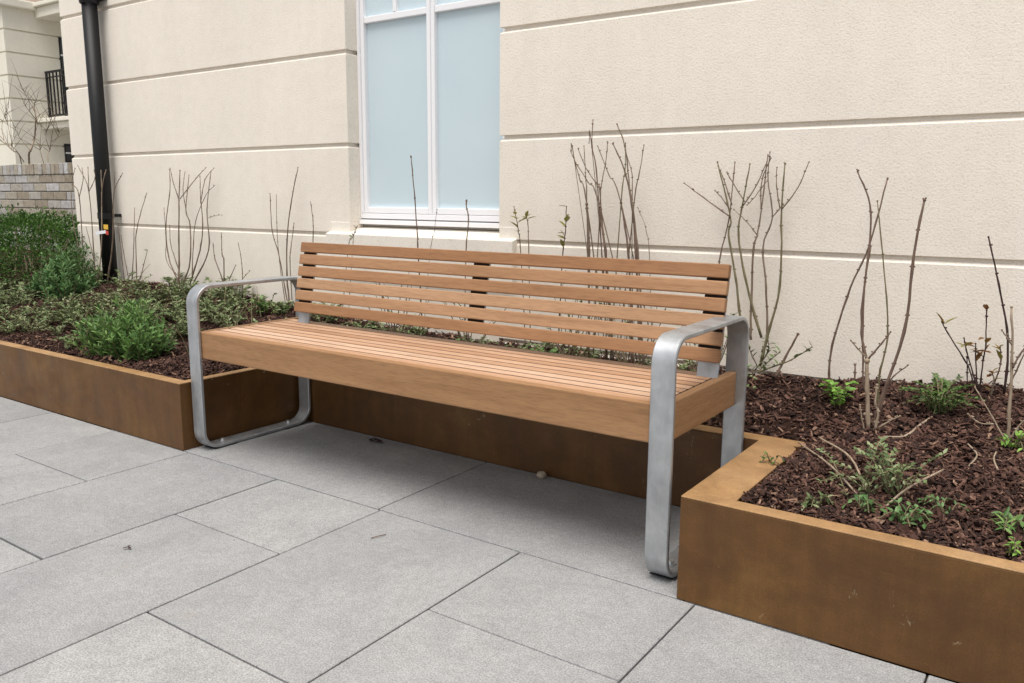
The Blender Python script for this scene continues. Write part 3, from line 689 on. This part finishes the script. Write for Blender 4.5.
for lab, x, n_, h in (('low twiggy shrub seen through the slats at the left end of the backrest', .33, 10, .34), ('low twiggy shrub seen through the slats left of the middle support', .72, 9, .26),
                      ('low twiggy shrub seen through the slats right of the middle support', 1.18, 12, .34), ('low twiggy shrub seen through the slats right of centre, under the forked canes', 1.42, 12, .33),
                      ('low twiggy shrub seen through the slats beside the right support', 1.66, 8, .28)):
    twiggy(lab, x, .78, n_, h)
# fallen twigs
tw = [([(968,444),(977,455),(969,466)], .0022), ([(884,437),(905,436),(920,425),(932,417)], .0032), ([(996,452),(994,460),(998,470)], .0022), ([(770,452),(772,466)], .0018)]
def soil_hit(px, py, dz=0):
    d = ray(px, py); t = 1.0
    while t < 12:
        q = CAM+d*t
        if q.z < soilz(q.x, q.y)+dz: return q
        t += .004
    return q
for lab, (pp, r) in zip(('small pale kinked twig lying on the mulch at the right', 'long pale fallen twig on the mulch above the sprawling plant', 'short pale twig under the bare shrub at the right edge', 'tiny dark twig poking over the planter rim'), tw):
    mb = MB(); P = [soil_hit(a, b, .014) for a, b in pp]; mb.tube(smooth_path(P, 4), r, 6)
    tag(mb.build('fallen_twig', M['stem_pale'], smooth=True), lab, 'twig', 'fallen twigs on the mulch')

# ------------------------------------------------------------------ leafy plants
def rosette_shrub(label, cx, cy_, rx_, ry_, h, n, mat, ll=.036, lw=.0085, per=22, cat='shrub'):
    z0 = soilz(cx, cy_); root = empty('leafy_shrub', (cx, cy_, z0), label, cat, 'bushy green shrubs in the left bed')
    lv = MB(); sm = MB()
    for i in range(n):
        a = random.uniform(0, 6.283); e = math.acos(1-random.random()*.97); rr_ = random.uniform(.72, 1.06)
        lump = 1+.16*math.sin(3*a+cx*7)+.10*math.sin(5*a+e*4)
        tip = Vector((cx+rx_*math.sin(e)*math.cos(a)*rr_*lump, cy_+ry_*math.sin(e)*math.sin(a)*rr_*lump, z0+.02+h*(math.cos(e)*.92+.05)*rr_*lump))
        b0_ = Vector((cx+random.gauss(0, rx_*.14), cy_+random.gauss(0, ry_*.14), z0-.005))
        md = b0_.lerp(tip, .5)+Vector((0, 0, -.02+.05*math.sin(e)*-1)); Q = smooth_path([b0_, md, tip], 5)
        sm.tube(Q, [.0024-.0012*k_/(len(Q)-1) for k_ in range(len(Q))], 5)
        L = (tip-b0_).length
        for q in range(per):
            u = .42+.58*(q/(per-1))**.8; k_ = min(len(Q)-2, int(u*(len(Q)-1))); f_ = u*(len(Q)-1)-k_
            p = Q[k_].lerp(Q[k_+1], f_); t = (Q[k_+1]-Q[k_]).normalized(); aa = q*2.4+i; o1 = t.orthogonal().normalized(); o2 = t.cross(o1)
            out_ = o1*math.cos(aa)+o2*math.sin(aa); up_k = .45+1.1*u*u
            lv.leaf(p, out_+t*up_k+Vector((0, 0, .15)), t, ll*random.uniform(.7, 1.15)*(1.1-.3*u), lw*random.uniform(.8, 1.2), random.uniform(.05, .35))
    sm.build('stems', M['stem_olive'], root); lv.build('foliage', M[mat], root)
    return root
rosette_shrub('bright green bushy shrub at the front of the left planter', -.665, .185, .25, .15, .185, 165, 'leaf_bright', .042, .0098, 24)
rosette_shrub('blue green bushy shrub beside the dark hedge, behind the low plants', -2.13, .68, .21, .18, .235, 120, 'leaf_blue', .042, .0115, 22)
# dark hedge shrub
hz = empty('hedge_shrub', (-2.95, .92, .38), 'dense dark green clipped shrub in front of the brick wall', 'shrub')
lv = MB(); sm = MB()
for i in range(27000):
    a = random.uniform(0, 6.283); u = random.uniform(-.8, 1); rr_ = random.uniform(.82, 1.0) if random.random() < .75 else random.uniform(.4, 1)
    s_e = math.sqrt(max(0, 1-u*u)); lump = 1+.07*math.sin(4*a+u*5)+.05*math.sin(9*a+3*u)+.05*math.sin(13*u+2*a)
    n_ = Vector((s_e*math.cos(a), s_e*math.sin(a), u))
    sgn = lambda v, p: math.copysign(abs(v)**p, v)
    p = Vector((-3.05+.64*sgn(n_.x, 1.0)*rr_*lump, .93+.46*sgn(n_.y, .95)*rr_*lump, .505+.315*sgn(n_.z, .95)*rr_*lump))
    if p.z < .40+.03*math.sin(i): continue
    d = n_+Vector((random.gauss(0, .6), random.gauss(0, .6), random.gauss(.4, .5)))
    L = random.uniform(.014, .026); lv.leaf(p, d, Vector((random.gauss(0, .4), random.gauss(0, .4), 1)), L, L*.42)
for i in range(14):
    a = random.uniform(0, 6.283); r_ = random.uniform(.05, .25)
    b0_ = Vector((-2.98+r_*.9*math.cos(a), .9+r_*.7*math.sin(a), .36)); t_ = b0_+Vector((random.gauss(0, .08)+math.cos(a)*.08, random.gauss(0, .05)+math.sin(a)*.06, random.uniform(.25, .42)))
    sm.tube(smooth_path([b0_, b0_.lerp(t_, .5)+Vector((.01, .01, 0)), t_], 4), [.006]*4+[.0035]*5, 6)
sm.build('stems', M['stem_pale'], hz); lv.build('foliage', M['leaf_dark'], hz)
def sprawl(lv, sm, cx, cy_, r, n, ll, ratio=.42, hgt=.5, dens=.011):
    z0 = soilz(cx, cy_)
    for i in range(n):
        a = random.uniform(0, 6.283); L = r*random.uniform(.5, 1.1); up_ = random.uniform(.25, 1)*hgt*r
        b = Vector((cx+random.gauss(0, r*.12), cy_+random.gauss(0, r*.12), z0))
        t = Vector((cx+math.cos(a)*L, cy_+math.sin(a)*L, 0)); 
        t.y = min(t.y, YW-.015) if t.x > WC else t.y; t.y = max(t.y, TF+.01); t.z = max(z0, soilz(t.x, t.y))+up_
        mdp = b.lerp(t, .5)+Vector((0, 0, .025)); Q = smooth_path([b, mdp, t], 5)
        sm.tube(Q, .0013, 4, False); T_ = (t-b).length; k = max(4, int(T_/dens))
        for q in range(k):
            u = (q+.5)/k; f_ = u*(len(Q)-1); i0 = min(int(f_), len(Q)-2); p = Q[i0].lerp(Q[i0+1], f_-i0); tt = (Q[i0+1]-Q[i0]).normalized()
            sd_ = tt.cross(Vector((0, 0, 1))); sd_ = sd_.normalized() if sd_.length > .01 else Vector((1, 0, 0))
            for s in (-1, 1):
                if random.random() < .86: lv.leaf(p, sd_*s+tt*.7+Vector((0, 0, random.uniform(0, .7))), Vector((random.gauss(0, .3), random.gauss(0, .3), 1)), ll*random.uniform(.6, 1.15), ll*ratio, .1)
# grey green ground cover of the left bed, too tangled to count
lv = MB(); sm = MB()
def avoid(x, y): return ((x+.74)/.2)**2+((y-.24)/.15)**2 < 1 or ((x+2.02)/.2)**2+((y-.66)/.18)**2 < 1 or ((x+2.98)/.6)**2+((y-.93)/.42)**2 < 1
cnt = 0
while cnt < 135:
    x = random.uniform(-2.7, -.12); y = random.uniform(.12, .94)
    if avoid(x, y): continue
    if x > -.62 and y < .42: continue
    if x > -.5 and random.random() < .5: continue
    sprawl(lv, sm, x, y, random.uniform(.07, .13), 9, .0185, .46, .85); cnt += 1
for _ in range(60):
    x = random.uniform(.0, 1.8); y = random.uniform(.66, .9); sprawl(lv, sm, x, y, .085, 6, .018, .45, .6)
for _ in range(70):      # dead upright and leaning twiglets among the cover
    x = random.uniform(-2.6, -.2); y = random.uniform(.12, .92); z = soilz(x, y); a = random.uniform(0, 6.28); L = random.uniform(.06, .17)
    sm.tube(smooth_path([(x, y, z), (x+.3*L*math.cos(a), min(y+.2*L*math.sin(a), .97), z+.6*L), (x+.7*L*math.cos(a), min(y+.5*L*math.sin(a), .97), z+L)], 3), [.0024]*3+[.0017]*2+[.001]*2, 5)
gc = lv.build('ground_cover', M['leaf_grey']); tag(gc, 'low tangled grey green ground cover plants across the left bed', 'ground cover', kind='stuff')
tag(sm.build('ground_cover_stems', M['stem_olive'], gc))
def plant(label, x, y, r, n, ll, mat, ratio=.42, hgt=.6, dens=.011, name='small_plant', group='small green plants on the mulch'):
    y = max(y, TF+.03); root = empty(name, (x, y, soilz(x, y)), label, 'plant', group); lv = MB(); sm = MB(); sprawl(lv, sm, x, y, r, n, ll, ratio, hgt, dens)
    sm.build('stems', M['stem_olive'], root); lv.build('leaves', M[mat], root); return root
def plant_px(label, px, py, *a, **k):
    q = soil_hit(px, py); return plant(label, q.x, q.y, *a, **k)
plant_px('bright green small leafed tuft at the wall foot, right of the bench', 838, 408, .058, 12, .022, 'leaf_fresh', .6, 1.1, .010)
plant_px('dark green low clump near the wall, left of the bronze leaved shrub', 938, 414, .105, 34, .013, 'leaf_dark', .5, .75, .008)
plant_px('sprawling sage green plant with pale stems in the middle of the right bed', 868, 498, .14, 11, .018, 'leaf_sage', .40, .62, .016, name='sprawling_plant')
plant_px('upright sage green shoots beside the sprawling plant', 895, 497, .095, 10, .018, 'leaf_sage', .42, 1.3, .012, name='sprawling_plant')
plant_px('tiny seedling near the planter front below the sprawling plant', 816, 510, .04, 6, .02, 'leaf_grey', .4, .4)
plant_px('flat green seedling at the rim left of the two front seedlings', 862, 513, .045, 8, .018, 'leaf_blue', .42, .35)
plant_px('broad leafed flat seedling close to the front rim', 905, 527, .055, 9, .022, 'leaf_blue', .42, .35)
plant_px('thin trailing seedling right of the sprawling plant', 948, 519, .06, 6, .015, 'leaf_blue', .42, .3)
plant_px('erect bright seedling with long leaves by the right frame edge', 1007, 536, .035, 5, .03, 'leaf_bright', .28, .9)
plant_px('tiny yellow green seedling closest to the front rim at the right', 1012, 557, .02, 4, .014, 'leaf_fresh', .5, .9)
plant_px('yellow green tuft at the foot of the pale stemmed shrub', 1012, 452, .035, 6, .022, 'leaf_fresh', .4, 1.0)
plant_px('small leafy twig leaning over the wide rim of the right planter', 770, 468, .035, 4, .015, 'leaf_dark', .45, 1.0)
plant_px('fresh green sprouts under the left end of the backrest', 284, 316, .06, 9, .018, 'leaf_bright', .4, .8)
plant_px('light green leafy clump showing past the left arm of the bench', 262, 314, .10, 16, .022, 'leaf_bright', .38, .7)
plant('green clump seen under the middle of the backrest', 1.10, .74, .10, 18, .022, 'leaf_bright', .4, .9)
plant('green clump seen under the backrest left of its middle', .62, .74, .08, 14, .02, 'leaf_bright', .4, .8)
plant('green clump seen under the right half of the backrest', 1.42, .76, .08, 14, .02, 'leaf_grey', .4, .9)
# pale long stems of the sprawling plant lying over the mulch
for lab, a, b, c_ in (('long bare runner reaching left from the sprawling plant', (862,500), (830,478), (798,453)), ('arching runner with few leaves above the sprawling plant', (868,498), (850,470), (818,448)), ('thick runner lying right of the sprawling plant', (878,514), (905,502), (942,482))):
    A = soil_hit(*a); B = soil_hit(*b)+Vector((0, 0, .03)); D = soil_hit(*c_)+Vector((0, 0, .03))
    mb = MB(); mb.tube(smooth_path([A, B, D], 5), .0026, 6); tag(mb.build('plant_runner', M['stem_pale'], smooth=True), lab, 'twig', 'runners of the sprawling plant')

# plant tag on the shrub in front of the pipe
p = at(101, 234, .84); tg = empty('plant_tag', p, 'white, yellow and red plastic plant tag tied in front of the drainpipe', 'tag')
mb = MB(); mb.add([p+Vector((-.06, 0, -.006)), p+Vector((.06, -.004, .006)), p+Vector((.06, -.004, .024)), p+Vector((-.06, 0, .012)),
                   p+Vector((-.06, .0012, -.006)), p+Vector((.06, -.0028, .006)), p+Vector((.06, -.0028, .024)), p+Vector((-.06, .0012, .012))],
       [(0,1,2,3),(7,6,5,4),(0,4,5,1),(1,5,6,2),(2,6,7,3),(3,7,4,0)]); mb.build('strip', M['tag_white'], tg)
mb = MB(); mb.box(p+Vector((.04, -.004, .028)), p+Vector((.085, -.002, .055))); mb.build('flag', M['tag_yellow'], tg, bevel=.0004)
mb = MB(); mb.box(p+Vector((.062, -.006, -.002)), p+Vector((.088, -.004, .020))); mb.build('flag', M['tag_red'], tg, bevel=.0004)

# trees behind the brick wall
def bare_tree(label, Y, segs):
    base = at(*segs[0][0][0], Y); root = empty('bare_tree', (base.x, Y, 0), label, 'tree', 'bare trees behind the brick wall')
    tr = MB(); cr_ = MB()
    for i, (pp, r0, r1) in enumerate(segs):
        P = [at(a, b, Y+random.uniform(-.15, .15)*(k > 0)) for k, (a, b) in enumerate(pp)]
        if i == 0: P = [Vector((P[0].x, P[0].y, 0))]+P
        Q = smooth_path(P, 4); rad = [.6*(r0+(r1-r0)*k/(len(Q)-1)) for k in range(len(Q))]
        (tr if i == 0 else cr_).tube(Q, rad, 6)
        for _ in range(5 if i else 3):
            k = random.randrange(len(Q)//2, len(Q)); d = Vector((random.gauss(0, .7), random.gauss(0, .5), random.uniform(.3, 1))).normalized()*random.uniform(.12, .45)
            cr_.tube([Q[k], Q[k]+d*.5+Vector((0, 0, .02)), Q[k]+d], [.0028, .002, .001], 4)
    tr.build('trunk', M['stem_pale'], root, smooth=True); cr_.build('crown', M['stem'], root, smooth=True)
bare_tree('leafless young tree with a forked crown behind the brick wall', 3.3, [
    ([(29.3,166),(31,150),(34.4,138.6),(36,118)], .022, .013), ([(36,118),(34.4,105),(37,98)], .011, .004), ([(36,119.5),(30,112),(23.4,103.5)], .009, .003),
    ([(35,112),(26.4,96),(19.8,84.4)], .007, .002), ([(33,140),(38,125),(44,112)], .008, .002), ([(30,150),(20,138),(15,128)], .007, .002)])
bare_tree('leafless thin tree at the left edge behind the brick wall', 3.0, [
    ([(22,166),(12,150),(0,136)], .013, .007), ([(24,162),(14,148),(2,142)], .008, .003), ([(14,152),(9,130),(5,115)], .007, .002), ([(4,140),(2,125),(8,108)], .006, .002)])
bare_tree('leafless slender tree nearest the building corner behind the brick wall', 2.9, [
    ([(48,166),(50,150),(52,134)], .012, .005), ([(50,150),(46,138),(47,128)], .006, .002), ([(44,164),(40,150),(39,138)], .006, .002), ([(50,148),(57,138),(60,131)], .005, .002)])

# small loose things on the paving
mb = MB(); mb.ball(Vector((0, 0, 0)), 1, 14, 9); mb.V = [Vector((v.x*.018*(1+.15*math.sin(v.y*5)), v.y*.014, .011+v.z*.013*(1+.1*math.sin(v.x*4)))) + Vector((1.225, .528, 0)) for v in mb.V]
tag(mb.build('pebble', M['pebble'], smooth=True), 'small tan stone on the paving below the bench', 'stone')
mb = MB()
for k in range(5): mb.leaf(Vector((.44+.012*k, .505-.004*k, .004+.004*(k % 2))), Vector((1, random.uniform(-.7, .7), .35)), Vector((0, 0, 1)), .038, .016, .35)
tag(mb.build('dead_leaves', M['stem_dark']), 'dark dead leaf scrap under the bench by the back panel', 'leaf')
mb = MB()
for k in range(3): mb.leaf(Vector((.632, -.60, .004)), Vector((math.cos(k*2.2), math.sin(k*2.2), .25)), Vector((0, 0, 1)), .014, .008, .2)
tag(mb.build('leaf_scrap', M['stem_dark']), 'tiny dark leaf scrap on the open paving left of centre', 'leaf')
q = Vector((1.115, -0.173, .003)); mb = MB(); mb.tube([q, q+Vector((.012, .022, .002)), q+Vector((.016, .042, 0))], .0014, 5)
tag(mb.build('twig_scrap', M['stem_red']), 'tiny reddish twig on the paving in front of the bench', 'twig')
